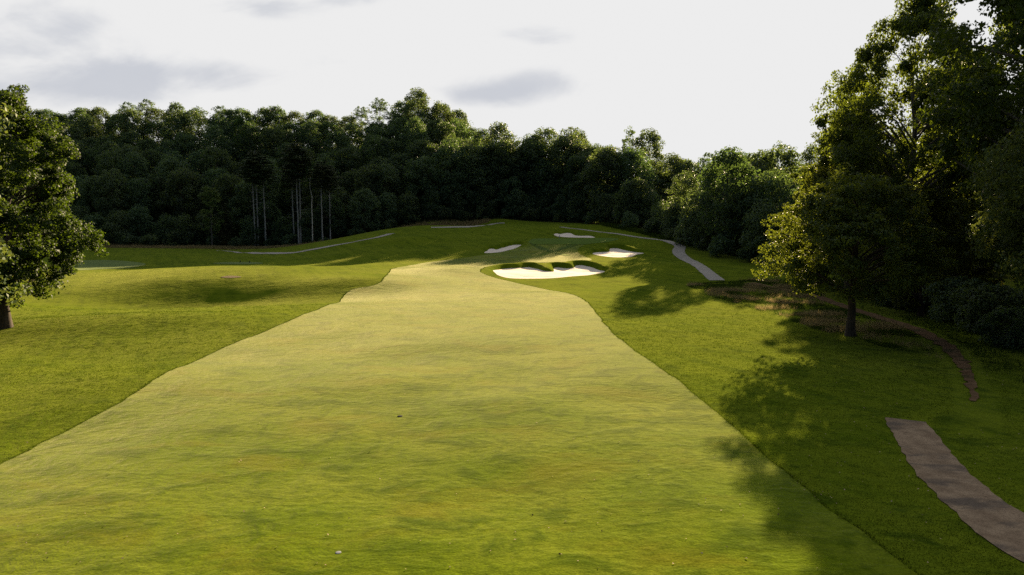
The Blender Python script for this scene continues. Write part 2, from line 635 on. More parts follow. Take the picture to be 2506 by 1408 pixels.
# fairway outline, measured on the photograph and laid on the ground
FL = [(0, 1140), (110, 1083), (300, 985), (480, 885), (590, 835), (700, 790), (800, 748), (850, 716), (910, 700), (940, 682), (970, 656), (1060, 641), (1150, 630), (1200, 622)]
FR6 = [(300, 392 + 18), (420, 378), (560, 345), (700, 305), (740, 300), (900, 300), (1180, 300), (1400, 302), (1350, 328), (1316, 370), (1340, 405), (1400, 440), (1500, 482), (1400, 500), (1200, 508), (1000, 515),
       (760, 520), (480, 533), (300, 555), (180, 585), (125, 618), (150, 645), (300, 700), (600, 775), (900, 840), (1210, 895)]
FR = [(1430, 735), (1465, 775), (1480, 795), (1540, 850), (1640, 918), (1750, 1010), (1900, 1140), (2060, 1270), (2250, 1408)]
fw = [(-19.5, -25), (-20.2, 5)] + [at(*p) for p in FL] + [at(*crop6(*p)) for p in FR6] + [at(*p) for p in FR] + [(12.6, 5), (13.5, -25)]
FAIR = densify(smooth_loop(fw, 4), .7)
FAIR = wobble(FAIR, .22, 1.1, 20)
drape('fairway', FAIR, M['fairway'], .025, .9)
GREEN = smooth_loop([at(*crop6(*p)) for p in [(706, 278), (738, 246), (790, 226), (1000, 222), (1400, 222), (1820, 224), (1700, 264), (1500, 284), (1400, 298), (1200, 296), (900, 297), (740, 297)]], 3)
drape('putting_green', GREEN, M['apron'], .045, .9)
# darker mown collar crossing the approach
for a in ([(740, 302), (830, 305), (930, 345), (1040, 385), (1160, 412), (1240, 430), (1180, 434), (1040, 412), (900, 372), (800, 325)],
          [(1200, 303), (1340, 303), (1250, 325), (1130, 362), (1060, 388), (1010, 386), (1090, 350), (1180, 318)]):
    drape('green_collar', smooth_loop([at(*crop6(*p)) for p in a], 3), M['collar'], .06, .8)
TEE = smooth_loop([at(*p) for p in [(140, 655), (160, 640), (240, 637), (300, 639), (345, 644), (356, 649), (330, 655), (260, 659), (180, 662)]], 4)
drape('tee_green', TEE, M['tee'], .04, 1.2)
TEE2 = smooth_loop([at(*p) for p in [(520, 645), (560, 642), (610, 642), (645, 645), (610, 647), (560, 647)]], 4)
drape('teeing_ground', TEE2, M['tee'], .04, 1.2)

SL = {'main': 'large lit bunker with grassy tongue, nearest the fairway', 'left': 'small narrow bunker left of the green', 'right': 'bunker with pointed right end, right of the green',
      'far': 'thin wavy bunker behind the green'}
for k, P in SANDW.items():
    drape('sand_bunker', densify(P, .3), M['sand'], .04, .35, label=SL[k])


# paths as ribbons on the ground
def ribbon(name, pts, width, mat, lift=.03, jag=.12, label=None, step=1.0):
    C_ = smooth_loop(pts, 6, False)
    # resample
    seg = np.hypot(*np.diff(C_, axis=0).T)
    s_ = np.concatenate([[0], np.cumsum(seg)])
    n = max(4, int(s_[-1] / step))
    t = np.linspace(0, s_[-1], n)
    cx, cy = np.interp(t, s_, C_[:, 0]), np.interp(t, s_, C_[:, 1])
    dx, dy = np.gradient(cx), np.gradient(cy)
    L = np.hypot(dx, dy)
    nxv, nyv = -dy / L, dx / L
    wid = np.interp(t / s_[-1], np.linspace(0, 1, len(width)), width) if hasattr(width, '__len__') else np.full(n, width)
    K = 5
    V = []
    for j in range(K):
        q = (j / (K - 1) - .5)
        off = wid * q
        if j in (0, K - 1):
            off = off + jag * (vnoise(t * 1.7, np.full(n, j * 7.3), 31) + .8 * vnoise(t * 5.1, np.full(n, j * 3.3), 32))
        x, y = cx + nxv * off, cy + nyv * off
        V.append(np.column_stack([x, y, hh(x, y) + lift]))
    V = np.stack(V, 1).reshape(-1, 3)
    id_ = np.arange(n * K).reshape(n, K)
    F_ = np.stack([id_[:-1, :-1], id_[1:, :-1], id_[1:, 1:], id_[:-1, 1:]], -1).reshape(-1, 4)
    a, b, c = V[F_[0, 0]], V[F_[0, 1]], V[F_[0, 2]]
    if np.cross(b - a, c - a)[2] < 0:
        F_ = F_[:, ::-1]
    o = link(name, np_mesh(name, V, F_), mat, smooth=True)
    return tag(o, label, kind='structure')


ribbon('cart_path', [at(*p) for p in [(530, 614), (575, 617), (620, 620), (705, 620), (760, 612), (830, 599), (900, 586), (958, 572)]], [.8, 1.8, 2.2, 2.4, 2.4], M['path'], .06, label='pale cart path curving below the wooded hill')
ribbon('cart_path', [at(*p) for p in [(1055, 557.5), (1110, 556.5), (1160, 554.5), (1200, 550.5), (1235, 546.5)]], 2.6, M['path'], .08, label='short cart path stretch behind the tee ledge')
ribbon('cart_path', [at(*p) for p in [(1370, 556), (1450, 566), (1530, 576), (1600, 586), (1645, 595), (1664, 604), (1661, 620), (1690, 640), (1725, 662), (1755, 687)]],
       [1.0, 1.5, 2.0, 2.5, 2.7, 2.4, 2.4], M['path'], .05, label='cart path bending down past the right bunker')
NP = [at(2215, 1030), at(2245, 1075), at(2290, 1140), at(2360, 1210), at(2460, 1290), at(2560, 1360)]
NP += [(NP[-1][0] + .8, NP[-1][1] - 3), (NP[-1][0] + 1.5, NP[-1][1] - 10)]
ribbon('cart_path', NP, [1.9, 2.0, 2.2, 2.4, 2.4], M['path_near'], .035, .12, 'broad asphalt cart path end in the shaded near corner', .35)
# dirt track
TR = [(1985, 722), (2040, 742), (2100, 762), (2180, 787), (2250, 812), (2310, 845), (2350, 885), (2372, 930), (2385, 985), (2390, 1050)]
TRW = [at(*p) for p in TR]
TRW = [(TRW[0][0] - 3, TRW[0][1] + 14)] + TRW
tc_ = smooth_loop(TRW, 5, False)
d_ = np.gradient(tc_, axis=0)
d_ /= np.hypot(d_[:, 0], d_[:, 1])[:, None]
nn = np.column_stack([-d_[:, 1], d_[:, 0]])
ribbon('dirt_track', [tuple(p) for p in tc_[:46:3]], [1.5, 1.5, 1.6, 1.5, 1.0, .2], M['dirt'], .06, .3, 'brown dirt track beside the woods', .5)
patch = smooth_loop([at(*p) for p in [(540, 679), (560, 675.5), (585, 677), (590, 679), (565, 681)]], 4)
drape('bare_patch', patch, M['soil'], .03, .5, label='small brown patch of bare soil on the left mound')

# river at the far right
RIV = smooth_loop([(58, 60), (62, 72), (64, 88), (66, 104), (78, 108), (79, 90), (78, 72), (76, 58)], 4)
m_, n_ = mat_new('river_water')
g_ = n_.n('ShaderNodeNewGeometry').outputs['Position']
wv = n_.noise(n_.scaled(g_, (1, 2.2, 1)), 1.6, 4.0, .6)
p_ = n_.n('ShaderNodeBsdfPrincipled')
p_.inputs['Base Color'].default_value = (.07, .055, .04, 1)
p_.inputs['Roughness'].default_value = .12
p_.inputs['Specular IOR Level'].default_value = .5
n_.set(p_.inputs['Normal'], bump(n_, wv, .08))
out(n_, p_.outputs[0])
rv = drape('river', RIV, m_, .02, 2.0)
co = np.empty(len(rv.data.vertices) * 3, np.float32)
rv.data.vertices.foreach_get('co', co)
co = co.reshape(-1, 3)
zl = float(np.percentile(co[:, 2], 40)) + .25
co[:, 2] = zl
rv.data.vertices.foreach_set('co', co.ravel())


# forest floor: dark leaf litter under the woods
def left_edge(x):
    return 227 + 5 * vnoise(np.array([x / 23.0]), np.array([3.3]), 4)[0]


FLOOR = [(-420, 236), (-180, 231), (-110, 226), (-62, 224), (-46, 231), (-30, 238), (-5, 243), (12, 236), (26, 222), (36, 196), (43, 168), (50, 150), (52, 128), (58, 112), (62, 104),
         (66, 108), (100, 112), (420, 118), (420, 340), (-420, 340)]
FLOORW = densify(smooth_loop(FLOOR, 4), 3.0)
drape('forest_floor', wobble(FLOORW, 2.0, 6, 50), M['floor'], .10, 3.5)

# ------------------------------------------------------------------ blades of grass
FESC = smooth_loop([at(*p) for p in [(1682, 698), (1760, 690), (1900, 688), (1985, 712), (2085, 752), (2190, 783), (2290, 830), (2335, 880), (2250, 868), (2150, 848), (2085, 822), (2000, 808), (1900, 772), (1800, 742), (1720, 718)]], 4)


def blades(name, mat, xs, ys, hmin, hmax, wd, per, lean=.5, spread=.06, kind='stuff', label=None, cat=None):
    n = len(xs)
    if n == 0:
        return
    zs = hh(xs, ys)
    xs = np.repeat(xs, per) + RNG.normal(0, 1, n * per) * np.repeat(spread if np.ndim(spread) else np.full(n, spread), per)
    ys = np.repeat(ys, per) + RNG.normal(0, 1, n * per) * np.repeat(spread if np.ndim(spread) else np.full(n, spread), per)
    zs = np.repeat(zs, per)
    m = n * per
    hg = RNG.uniform(hmin, hmax, m)
    if np.ndim(wd):
        wdd = np.repeat(wd, per)
        hg = hg * np.repeat(np.clip(wd / np.median(wd), .8, 1.6), per)
    else:
        wdd = np.full(m, wd)
    a = RNG.uniform(0, 2 * math.pi, m)
    la = RNG.uniform(0, 2 * math.pi, m)
    lm = hg * RNG.uniform(.1, lean, m)
    ca, sa = np.cos(a) * wdd * .5, np.sin(a) * wdd * .5
    b = np.column_stack([xs, ys, zs - .01])
    V = np.empty((m, 3, 3))
    V[:, 0] = b + np.column_stack([ca, sa, 0 * ca])
    V[:, 1] = b - np.column_stack([ca, sa, 0 * ca])
    V[:, 2] = b + np.column_stack([np.cos(la) * lm, np.sin(la) * lm, hg])
    o = link(name, np_mesh(name, V.reshape(-1, 3), np.arange(m * 3).reshape(-1, 3)), mat)
    return tag(o, label, cat, None, kind)


def scatter_view(n, y0, y1, pw, xl=-60, xr=60, margin=60):
    y = (RNG.uniform(0, 1, n) ** pw) * (y1 - y0) + y0
    k = (1253 + margin) / FPX
    x = RNG.uniform(-1, 1, n) * y * k
    return x, y


TRKP = np.array(tc_)
x, y = scatter_view(260000, 17, 140, 1.25)
k = (inside_dist(x, y, FAIR) < -.03)
k &= np.min(np.hypot(x[:, None] - TRKP[None, :, 0], y[:, None] - TRKP[None, :, 1]), 1) > 1.1
for P in (FESC, TEE, *SANDW.values()):
    k &= inside_dist(x, y, P) < -.1
npoly = np.array([(a - 1.1, b) for a, b in NP] + [(a + 1.1, b) for a, b in NP[::-1]])
k &= inside_dist(x, y, npoly) < 0
x, y = x[k], y[k]
k = RNG.uniform(0, 1, len(x)) < np.clip((85 - y) / 50, 0.0, 1)
x, y = x[k], y[k]
blades('rough_grass', M['rough_blades'], x, y, .028, .06, .010 + .0007 * y, 4, 1.2, .06 + .0012 * y, label='short mown rough grass either side of the fairway', cat='grass')

# unmown fringe along the fairway edge
E = densify(FAIR, .05)
E = E[(E[:, 1] > 15) & (E[:, 1] < 120)]
E = np.repeat(E, 2, 0) + RNG.normal(0, .07, (len(E) * 2, 2))
E = E[inside_dist(E[:, 0], E[:, 1], FAIR) < .02]
blades('fringe_grass', M['rough_blades'], E[:, 0], E[:, 1], .05, .10, .025, 4, .8, .05, label='longer grass fringe along the fairway edge', cat='grass')

# tall tawny grass
bx0, by0 = FESC.min(0)
bx1, by1 = FESC.max(0)
x = RNG.uniform(bx0, bx1, 26000)
y = RNG.uniform(by0, by1, 26000)
sdv = inside_dist(x, y, FESC)
track = np.array(tc_)
dtr = np.min(np.hypot(x[:, None] - track[None, :, 0], y[:, None] - track[None, :, 1]), 1)
den = vnoise(x / 3.1, y / 2.6, 61) + .5 + .3 * vnoise(x / 1.1, y / 1.1, 62)
k = (sdv > .1) & (dtr > 1.2) & (RNG.uniform(0, 1, len(x)) < np.clip(den * 1.5 - .25, .03, 1))
xf, yf = x[k], y[k]
tan = vnoise(xf / 3.2, yf / 2.4, 63) > .02
blades('tall_grass', M['tall_blades'], xf[tan], yf[tan], .2, .65, .022, 10, .7, .13, label='tawny unmown grass between the mown rough and the track', cat='grass')
blades('weeds', M['weeds'], xf[~tan], yf[~tan], .10, .35, .045, 9, 1.1, .2, label='low green weeds among the tawny grass', cat='weeds')

# tawny strip along the foot of the left woods and the bank below the path
xs = RNG.uniform(-175, -8, 16000)
e_y = np.interp(xs, [-180, -110, -62, -46, -30, -5], [229, 224, 221, 228, 235, 240])
ys = e_y + RNG.normal(-1.0, 2.4, len(xs))
dens = vnoise(xs / 9, ys / 3, 71) + .55
k = RNG.uniform(0, 1, len(xs)) < dens
blades('tall_grass', M['tall_blades'], xs[k], ys[k], .3, 1.0, .14, 5, .7, .3, label='strip of dry tawny grass along the foot of the left woods', cat='grass')
xs = RNG.uniform(28, 66, 9000)
e_y = np.interp(xs, [28, 36, 43, 50, 56, 66], [216, 190, 162, 140, 118, 100])
ys = e_y + RNG.normal(0, 3.0, len(xs))
blades('weeds', M['weeds'], xs, ys, .3, 1.1, .10, 5, .8, .3, label='dark weeds along the foot of the right woods', cat='weeds')
# grass under the riverside trees
x = RNG.uniform(26, 62, 22000)
y = RNG.uniform(22, 105, 22000)
k = (inside_dist(x, y, FESC) < 0) & (np.min(np.hypot(x[:, None] - track[None, :, 0], y[:, None] - track[None, :, 1]), 1) > 1.3)
k &= (vnoise(x / 3, y / 3, 81) > -.2) & (x > np.interp(y, [22, 45, 60, 80, 105], [31, 31, 36, 44, 40]))
blades('weeds', M['weeds'], x[k], y[k], .08, .32, .05, 5, .8, .15, label='low shaded weeds below the riverside trees', cat='weeds')


# ------------------------------------------------------------------ trees
def tube(path, rad, sides=7):
    P = np.array(path, float)
    n = len(P)
    T = np.gradient(P, axis=0)
    T /= np.linalg.norm(T, axis=1)[:, None] + 1e-9
    ref = np.array((0, 0, 1.0)) if abs(T[0, 2]) < .9 else np.array((1.0, 0, 0))
    V = []
    for i in range(n):
        u = np.cross(T[i], ref)
        u /= np.linalg.norm(u) + 1e-9
        v = np.cross(T[i], u)
        a = np.linspace(0, 2 * math.pi, sides, endpoint=False)
        V.append(P[i] + rad[i] * (np.cos(a)[:, None] * u + np.sin(a)[:, None] * v))
    V = np.concatenate(V)
    id_ = np.arange(n * sides).reshape(n, sides)
    F_ = np.stack([id_[:-1], np.roll(id_[:-1], -1, 1), np.roll(id_[1:], -1, 1), id_[1:]], -1).reshape(-1, 4)
    return V, F_


def merge(parts):
    Vs, Fs, o = [], [], 0
    for V, F_ in parts:
        Vs.append(V)
        Fs.append(F_ + o)
        o += len(V)
    return np.concatenate(Vs), np.concatenate(Fs)


def leaves(C, N, size, rng, up=.35):
    """leaf-sized folded rhombs at centres C with rough outward normals N"""
    n = len(C)
    nrm = N + rng.normal(0, .75, (n, 3)) + np.array((0, 0, up))
    nrm /= np.linalg.norm(nrm, axis=1)[:, None] + 1e-9
    t = rng.normal(0, 1, (n, 3))
    t -= (t * nrm).sum(1)[:, None] * nrm
    t /= np.linalg.norm(t, axis=1)[:, None] + 1e-9
    b = np.cross(nrm, t)
    s = (size * rng.uniform(.6, 1.35, n))[:, None]
    V = np.empty((n, 4, 3))
    V[:, 0] = C - t * s * .55
    V[:, 1] = C + b * s * .38 + nrm * s * .12
    V[:, 2] = C + t * s * .55
    V[:, 3] = C - b * s * .38 + nrm * s * .12
    return V.reshape(-1, 3), np.arange(n * 4).reshape(-1, 4)


def broadleaf(seed, H, base, Rad, clumps, per, size, shape='round', trunk_r=.35, sub=None, density_in=.25, lean=(0, 0), limbs=28, gap=0.0, droop=0.0, bottom=.55, csize=.26):
    """returns (trunk mesh, crown mesh); H height, base = height of lowest foliage, Rad = crown radius"""
    rng = np.random.default_rng(seed)
    cz = H - base
    cen = []
    tries = 0
    ph = rng.uniform(0, 6.28, 6)
    while len(cen) < clumps and tries < clumps * 60:
        tries += 1
        t = rng.uniform(0, 1)                     # height in the crown
        if shape == 'round':
            env = math.sin(math.pi * min(1, t * .86 + .14)) ** .6
        elif shape == 'tall':
            env = (math.sin(math.pi * min(1, t * .85 + .15)) ** .8) * .9 + .06
        elif shape == 'oval':
            env = math.sqrt(max(0, 1 - (2 * t - .80) ** 2 / 1.50))
        else:                                      # spread: widest low down
            env = (1 - t) ** .55 * (.55 + .45 * min(1, t * 5))
        if t < .12:
            env *= bottom + (1 - bottom) * t / .12
        a = rng.uniform(0, 2 * math.pi)
        lump = 1 + .16 * math.sin(3 * a + ph[0] + 4 * t) + .12 * math.sin(5 * a + ph[1] - 7 * t) + .1 * math.sin(9 * t + ph[2])
        rr = env * Rad * lump * (1 - csize * .8) * (rng.uniform(density_in, 1) ** .45)
        p = np.array((rr * math.cos(a), rr * math.sin(a), base + cz * (t * (1 - csize * .25)) - droop * (rr / Rad) ** 2))
        p[:2] += np.array(lean) * p[2]
        if any(np.sum(((p - q[0]) / (1, 1, .75)) ** 2) < (Rad * csize * .55) ** 2 for q in cen) and rng.uniform() > .08:
            continue
        cr = Rad * csize * rng.uniform(.65, 1.25)
        cen.append((p, cr))
    parts = []
    # trunk
    nb = 9
    zt = np.linspace(-.5, base + cz * .72, nb)
    wob = rng.normal(0, .012 * H, (nb, 2)) * np.linspace(0, 1, nb)[:, None]
    tp = np.column_stack([wob[:, 0] + lean[0] * zt, wob[:, 1] + lean[1] * zt, zt])
    tr = trunk_r * (1 - .75 * np.linspace(0, 1, nb) ** 1.1)
    tr[0] *= 1.55
    tr[1] *= 1.05
    # extra flare ring
    tp = np.vstack([tp[:1], [[tp[0, 0], tp[0, 1], .35]], tp[1:]])
    tr = np.concatenate([tr[:1], [trunk_r * 1.18], tr[1:]])
    parts.append(tube(tp, tr, 10))
    order = rng.permutation(len(cen))[:limbs]
    for k in order:
        p, cr = cen[k]
        z0 = max(base * .8, min(p[2] - .35 * np.hypot(*p[:2]) - rng.uniform(0, .12) * cz, base + cz * .7))
        f = (z0 + .5) / (zt[-1] + .5)
        s0 = np.array([np.interp(z0, tp[:, 2], tp[:, 0]), np.interp(z0, tp[:, 2], tp[:, 1]), z0])
        r0 = np.interp(z0, tp[:, 2], tr) * .5
        mid = s0 * .5 + p * .5 + np.array((0, 0, .08 * np.linalg.norm(p - s0))) + rng.normal(0, .03, 3) * np.linalg.norm(p - s0)
        L = [s0, s0 * .75 + mid * .25 + (0, 0, .02), mid, mid * .5 + p * .5, p]
        parts.append(tube(L, r0 * np.array((1, .8, .6, .4, .15)), 5))
    TV, TF = merge(parts)
    # foliage
    Cs, Ns = [], []
    for p, cr in cen:
        if sub:
            ns = sub
            d = rng.normal(0, 1, (ns, 3))
            d /= np.linalg.norm(d, axis=1)[:, None]
            sc_ = p + d * cr * rng.uniform(.3, 1.0, (ns, 1)) * (1, 1, .8)
            for q, dq in zip(sc_, d):
                if rng.uniform() < gap:
                    continue
                m = max(3, int(per / ns * rng.uniform(.5, 1.5)))
                e = rng.normal(0, 1, (m, 3))
                e /= np.linalg.norm(e, axis=1)[:, None]
                rr = cr * .42 * rng.uniform(.3, 1, (m, 1)) ** .5
                Cs.append(q + e * rr * (1, 1, .65))
                Ns.append(e * .5 + dq * .5)
        else:
            m = max(4, int(per * rng.uniform(.6, 1.4)))
            e = rng.normal(0, 1, (m, 3))
            e /= np.linalg.norm(e, axis=1)[:, None]
            # keep more on the upper side of each clump
            keep = (e[:, 2] > -.35) | (rng.uniform(0, 1, m) < .45)
            e = e[keep]
            lumpy = 1 + .22 * np.sin(e[:, 0] * 5 + ph[3]) * np.cos(e[:, 1] * 6 + ph[4])
            rr = cr * (rng.uniform(.25, 1, len(e)) ** .35) * lumpy
            Cs.append(p + e * rr[:, None] * (1, 1, .80))
            Ns.append(e)
    C_ = np.concatenate(Cs)
    N_ = np.concatenate(Ns)
    CV, CF = leaves(C_, N_, size, rng)
    return np_mesh('trunk', TV, TF), np_mesh('crown', CV, CF)


def conifer(seed, H, base, Rad, whorls, trunk_r, size, per, dead=True, power=.8, flat=False):
    rng = np.random.default_rng(seed)
    nb = 8
    zt = np.linspace(-.4, H, nb)
    wob = np.cumsum(rng.normal(0, .05, (nb, 2)), 0)
    tp = np.column_stack([wob, zt])
    tr = trunk_r * (1 - .85 * np.linspace(0, 1, nb))
    parts = [tube(tp, tr, 8)]
    Cs, Ns = [], []
    for i in range(whorls):
        t = (i + rng.uniform(-.3, .3)) / whorls
        z = base + (H - base) * max(0, t)
        x0, y0 = np.interp(z, zt, wob[:, 0]), np.interp(z, zt, wob[:, 1])
        rl = Rad * ((1 - t) ** power if not flat else math.sin(math.pi * (.25 + .72 * t)) ** .8) * rng.uniform(.75, 1.15)
        nbr = rng.integers(4, 7)
        a0 = rng.uniform(0, 6.28)
        for b in range(nbr):
            a = a0 + b * 6.28 / nbr + rng.uniform(-.3, .3)
            L = rl * rng.uniform(.6, 1.1) + .3
            dz = (-.12 if not flat else .12) * L
            p0 = np.array((x0, y0, z))
            p1 = p0 + np.array((math.cos(a) * L, math.sin(a) * L, dz))
            parts.append(tube([p0, (p0 + p1) / 2 + (0, 0, .06 * L), p1], np.array((1, .7, .2)) * trunk_r * .22, 4))
            m = int(per * L / Rad) + 6
            s = rng.uniform(.2, 1.05, m) ** .8
            wv_ = (s * (1.1 - s) * 1.8 + .15) * L * .38
            side_ = rng.uniform(-1, 1, m) * wv_
            C_ = p0 + (p1 - p0) * s[:, None] + np.column_stack([-math.sin(a) * side_, math.cos(a) * side_, rng.normal(0, .10, m) + .05 * L * np.sin(s * 3)])
            Cs.append(C_)
            Ns.append(np.tile((0, 0, 1.0), (m, 1)))
    if dead:
        for i in range(16):
            z = rng.uniform(base * .45, base)
            a = rng.uniform(0, 6.28)
            L = rng.uniform(.8, 2.6)
            p0 = np.array((np.interp(z, zt, wob[:, 0]), np.interp(z, zt, wob[:, 1]), z))
            p1 = p0 + np.array((math.cos(a) * L, math.sin(a) * L, rng.uniform(-.4, .3)))
            parts.append(tube([p0, (p0 + p1) / 2 + (0, 0, -.08), p1], np.array((.04, .03, .012)), 4))
    TV, TF = merge(parts)
    CV, CF = leaves(np.concatenate(Cs), np.concatenate(Ns), size, rng, .8)
    return np_mesh('trunk', TV, TF), np_mesh('crown', CV, CF)


def make_tree(kind_name, meshes, leafm, barkm, loc, rz, scale, label, cat, group=None):
    t = empty(kind_name, loc, rz, scale)
    tag(t, label, cat, group)
    tm, cm = meshes
    link('trunk', tm, barkm, t, smooth=True)
    link('crown', cm, leafm, t)
    return t


def copy_tree(src, loc, rz, scale, label, group):
    r = src.copy()
    COL.objects.link(r)
    r.location, r.rotation_euler, r.scale = loc, (0, 0, rz), scale
    r['label'] = label
    if group:
        r['group'] = group
    for ch in KIDS[src.name]:
        c = ch.copy()
        COL.objects.link(c)
        c.parent = r
    return r


KIDS = {}

# prototypes for the woods (mesh data shared by every copy)
PROTO = {
    'oak': [broadleaf(100 + i, 20, 2.5, 7.0, 105, 115, .46, 'oval', .34, csize=.25, limbs=14, density_in=.5) for i in range(4)],
    'tall': [broadleaf(120 + i, 25, 4, 6.3, 110, 112, .45, 'oval', .33, csize=.27, limbs=14, density_in=.5) for i in range(3)],
    'low': [broadleaf(140 + i, 12, .3, 5.4, 50, 160, .42, 'oval', .20, csize=.36, limbs=10, density_in=.5, bottom=.9) for i in range(3)],
    'airy': [broadleaf(160 + i, 25, 6, 6.0, 60, 110, .40, 'oval', .28, sub=9, csize=.27, limbs=34, gap=.12) for i in range(3)],
    'pine': [conifer(180 + i, 30, 20.5, 4.6, 14, .30, .42, 150, True, flat=True) for i in range(2)],
    'spruce': [conifer(190 + i, 17, 2.0, 4.2, 20, .2, .42, 70, False) for i in range(2)],
    'bush': [broadleaf(200 + i, 3.4, .1, 2.6, 26, 110, .26, 'round', .07, csize=.34, limbs=6) for i in range(2)],
}
NAMES = {'oak': 'broadleaf_tree', 'tall': 'broadleaf_tree', 'low': 'young_tree', 'airy': 'airy_tree', 'pine': 'pine_tree', 'spruce': 'spruce_tree', 'bush': 'bush'}
CATS = {'oak': 'tree', 'tall': 'tree', 'low': 'tree', 'airy': 'tree', 'pine': 'pine tree', 'spruce': 'spruce', 'bush': 'bush'}
DESC = {'oak': 'broad-crowned dark tree', 'tall': 'tall dark broadleaf tree', 'low': 'low young tree', 'airy': 'airy thin-leaved tree', 'pine': 'bare-trunked pine', 'spruce': 'layered dark spruce', 'bush': 'low leafy bush'}
FIRST = {}
ORD = ['', 'second ', 'third ', 'fourth ', 'fifth ', 'sixth ', 'seventh ', 'eighth ', 'ninth ', 'tenth ']


def ordinal(i):
    if i == 0:
        return 'leftmost'
    if i < 10:
        return ORD[i].strip()
    s = 'th' if 10 <= i % 100 < 20 else {1: 'st', 2: 'nd', 3: 'rd'}.get((i + 1) % 10, 'th')
    n = i + 1
    s = 'th' if 10 <= n % 100 <= 20 else {1: 'st', 2: 'nd', 3: 'rd'}.get(n % 10, 'th')
    return '%d%s' % (n, s)


def plant(rows):
    """rows: name of row -> (phrase, group, [(kind, variant, leafkey, barkkey, x, y, scale, zscale)])"""
    for phrase, group, items in rows:
        items = sorted(items, key=lambda q: q[4] / q[5])
        cnt = {}
        for it in items:
            kd, vr, lf, bk, x, y, s, zs = it
            px = to_px(x, y, hs(x, y) + 6)[0]
            inside = 0 < px < 2506
            i = cnt.get(kd, 0)
            cnt[kd] = i + (1 if inside else 0)
            o = ordinal(i)
            o = 'leftmost' if i == 0 else o + ' from left'
            lab = '%s %s, %s' % (DESC[kd], phrase, o)
            if not inside:
                lab = '%s %s, beyond the %s picture edge' % (DESC[kd], phrase, 'left' if px <= 0 else 'right')
            if len(lab.replace('-', ' ').split()) > 16:
                raise RuntimeError('long label ' + lab)
            loc = (x, y, hs(x, y) - .1)
            rz = random.uniform(0, 6.28)
            sc_ = (s, s, s * zs)
            key = (kd, vr, lf, bk)
            if key not in FIRST:
                tm, cm = PROTO[kd][vr]
                if any(k2[:2] == key[:2] for k2 in FIRST):     # same shape, other leaves
                    tm, cm = tm.copy(), cm.copy()
                t = make_tree(NAMES[kd], (tm, cm), M[lf], M[bk], loc, rz, sc_, lab, CATS[kd], group)
                FIRST[key] = t
                KIDS[t.name] = list(t.children)
            else:
                copy_tree(FIRST[key], loc, rz, sc_, lab, group)


rnd = random.Random(5)


def row(xs, yf, kinds, smin, smax, jit=2.0, leaf='leaf', zs=(.9, 1.12)):
    outl = []
    for x in xs:
        kd = rnd.choice(kinds)
        xx = x + rnd.uniform(-jit, jit)
        yy = yf(xx) + rnd.uniform(-jit, jit) * 1.2
        lf = leaf if kd not in ('pine', 'spruce') else 'needle'
        bk = {'pine': 'bark_pale', 'airy': 'bark_grey'}.get(kd, 'bark')
        outl.append((kd, rnd.randrange(len(PROTO[kd])), lf, bk, xx, yy, rnd.uniform(smin, smax), rnd.uniform(*zs)))
    return outl


def fedge(x):
    return float(np.interp(x, [-200, -110, -62, -46, -30, -5, 12], [236, 231, 229, 236, 243, 248, 244]))


def arange(a, b, s):
    return list(np.arange(a, b, s))


rows = []
rows.append(('in the front edge of the left woods', 'front edge of the hill woods',
             row(arange(-172, 6, 7.5), lambda x: fedge(x) + 1, ['low', 'low', 'oak', 'spruce', 'low'], .75, 1.0)))
rows.append(('in the second row of the hill woods', 'lower hillside woods', row(arange(-180, 10, 8.0), lambda x: fedge(x) + 11, ['oak', 'tall', 'oak', 'spruce', 'oak'], .85, 1.05) + row(arange(-30, 2, 7), lambda x: fedge(x) + 8, ['tall', 'oak'], 1.1, 1.25)))
rows.append(('on the lower hillside', 'lower hillside woods', row(arange(-190, -30, 8.2), lambda x: fedge(x) + 22, ['oak', 'tall', 'oak'], .85, 1.1) + row(arange(-30, 14, 6.5), lambda x: fedge(x) + 20, ['tall', 'oak'], 1.1, 1.25)))
rows.append(('halfway up the hillside', 'upper hillside woods', row(arange(-205, 12, 8.4), lambda x: fedge(x) + 35, ['oak', 'tall', 'oak'], .9, 1.1)))
rows.append(('on the upper hillside', 'upper hillside woods', row(arange(-215, 12, 8.4), lambda x: fedge(x) + 49, ['oak', 'oak', 'tall'], .9, 1.1)))
rows.append(('just below the hill skyline', 'upper hillside woods', row(arange(-230, 12, 8.6), lambda x: fedge(x) + 64, ['oak', 'oak', 'tall'], .9, 1.1)))
rows.append(('on the hill skyline', 'skyline trees of the hill', row(arange(-240, 12, 7.6), lambda x: fedge(x) + 80, ['oak', 'oak', 'oak', 'airy'], .92, 1.1, 2.6, 'leaf', (.9, 1.02))))


def redge(x):
    return float(np.interp(x, [-6, 12, 26, 36, 43, 50], [250, 245, 232, 206, 178, 158]))


rows.append(('at the front of the woods behind the green', 'woods behind the green', row(arange(0, 50, 6.0), lambda x: redge(x) + 1, ['low', 'oak', 'low'], .72, .88, 1.5)))
rows.append(('in the second row behind the green', 'woods behind the green', row(arange(-6, 72, 6.4), lambda x: redge(min(x, 46)) + 9, ['tall', 'tall', 'oak'], 1.1, 1.22)))
rows.append(('as undergrowth behind the green', 'young trees under the woods behind the green', row(arange(-2, 60, 5.5), lambda x: redge(min(x, 46)) + 6, ['low'], .7, .9, 1.0)))
rows.append(('under the skyline behind the green', 'young trees under the woods behind the green', row(arange(0, 80, 7), lambda x: redge(min(x, 46)) + 20, ['low'], .9, 1.2, 1.0)))
rows[-3][2][:] = [q if q[4] < 34 else q[:6] + (q[6] * .66, q[7]) for q in rows[-3][2]]
rows.append(('on the skyline behind the green', 'thin-crowned skyline trees', row(arange(-2, 96, 5.0), lambda x: redge(min(x, 34)) + 26, ['airy', 'airy', 'tall', 'oak'], .95, 1.08)))
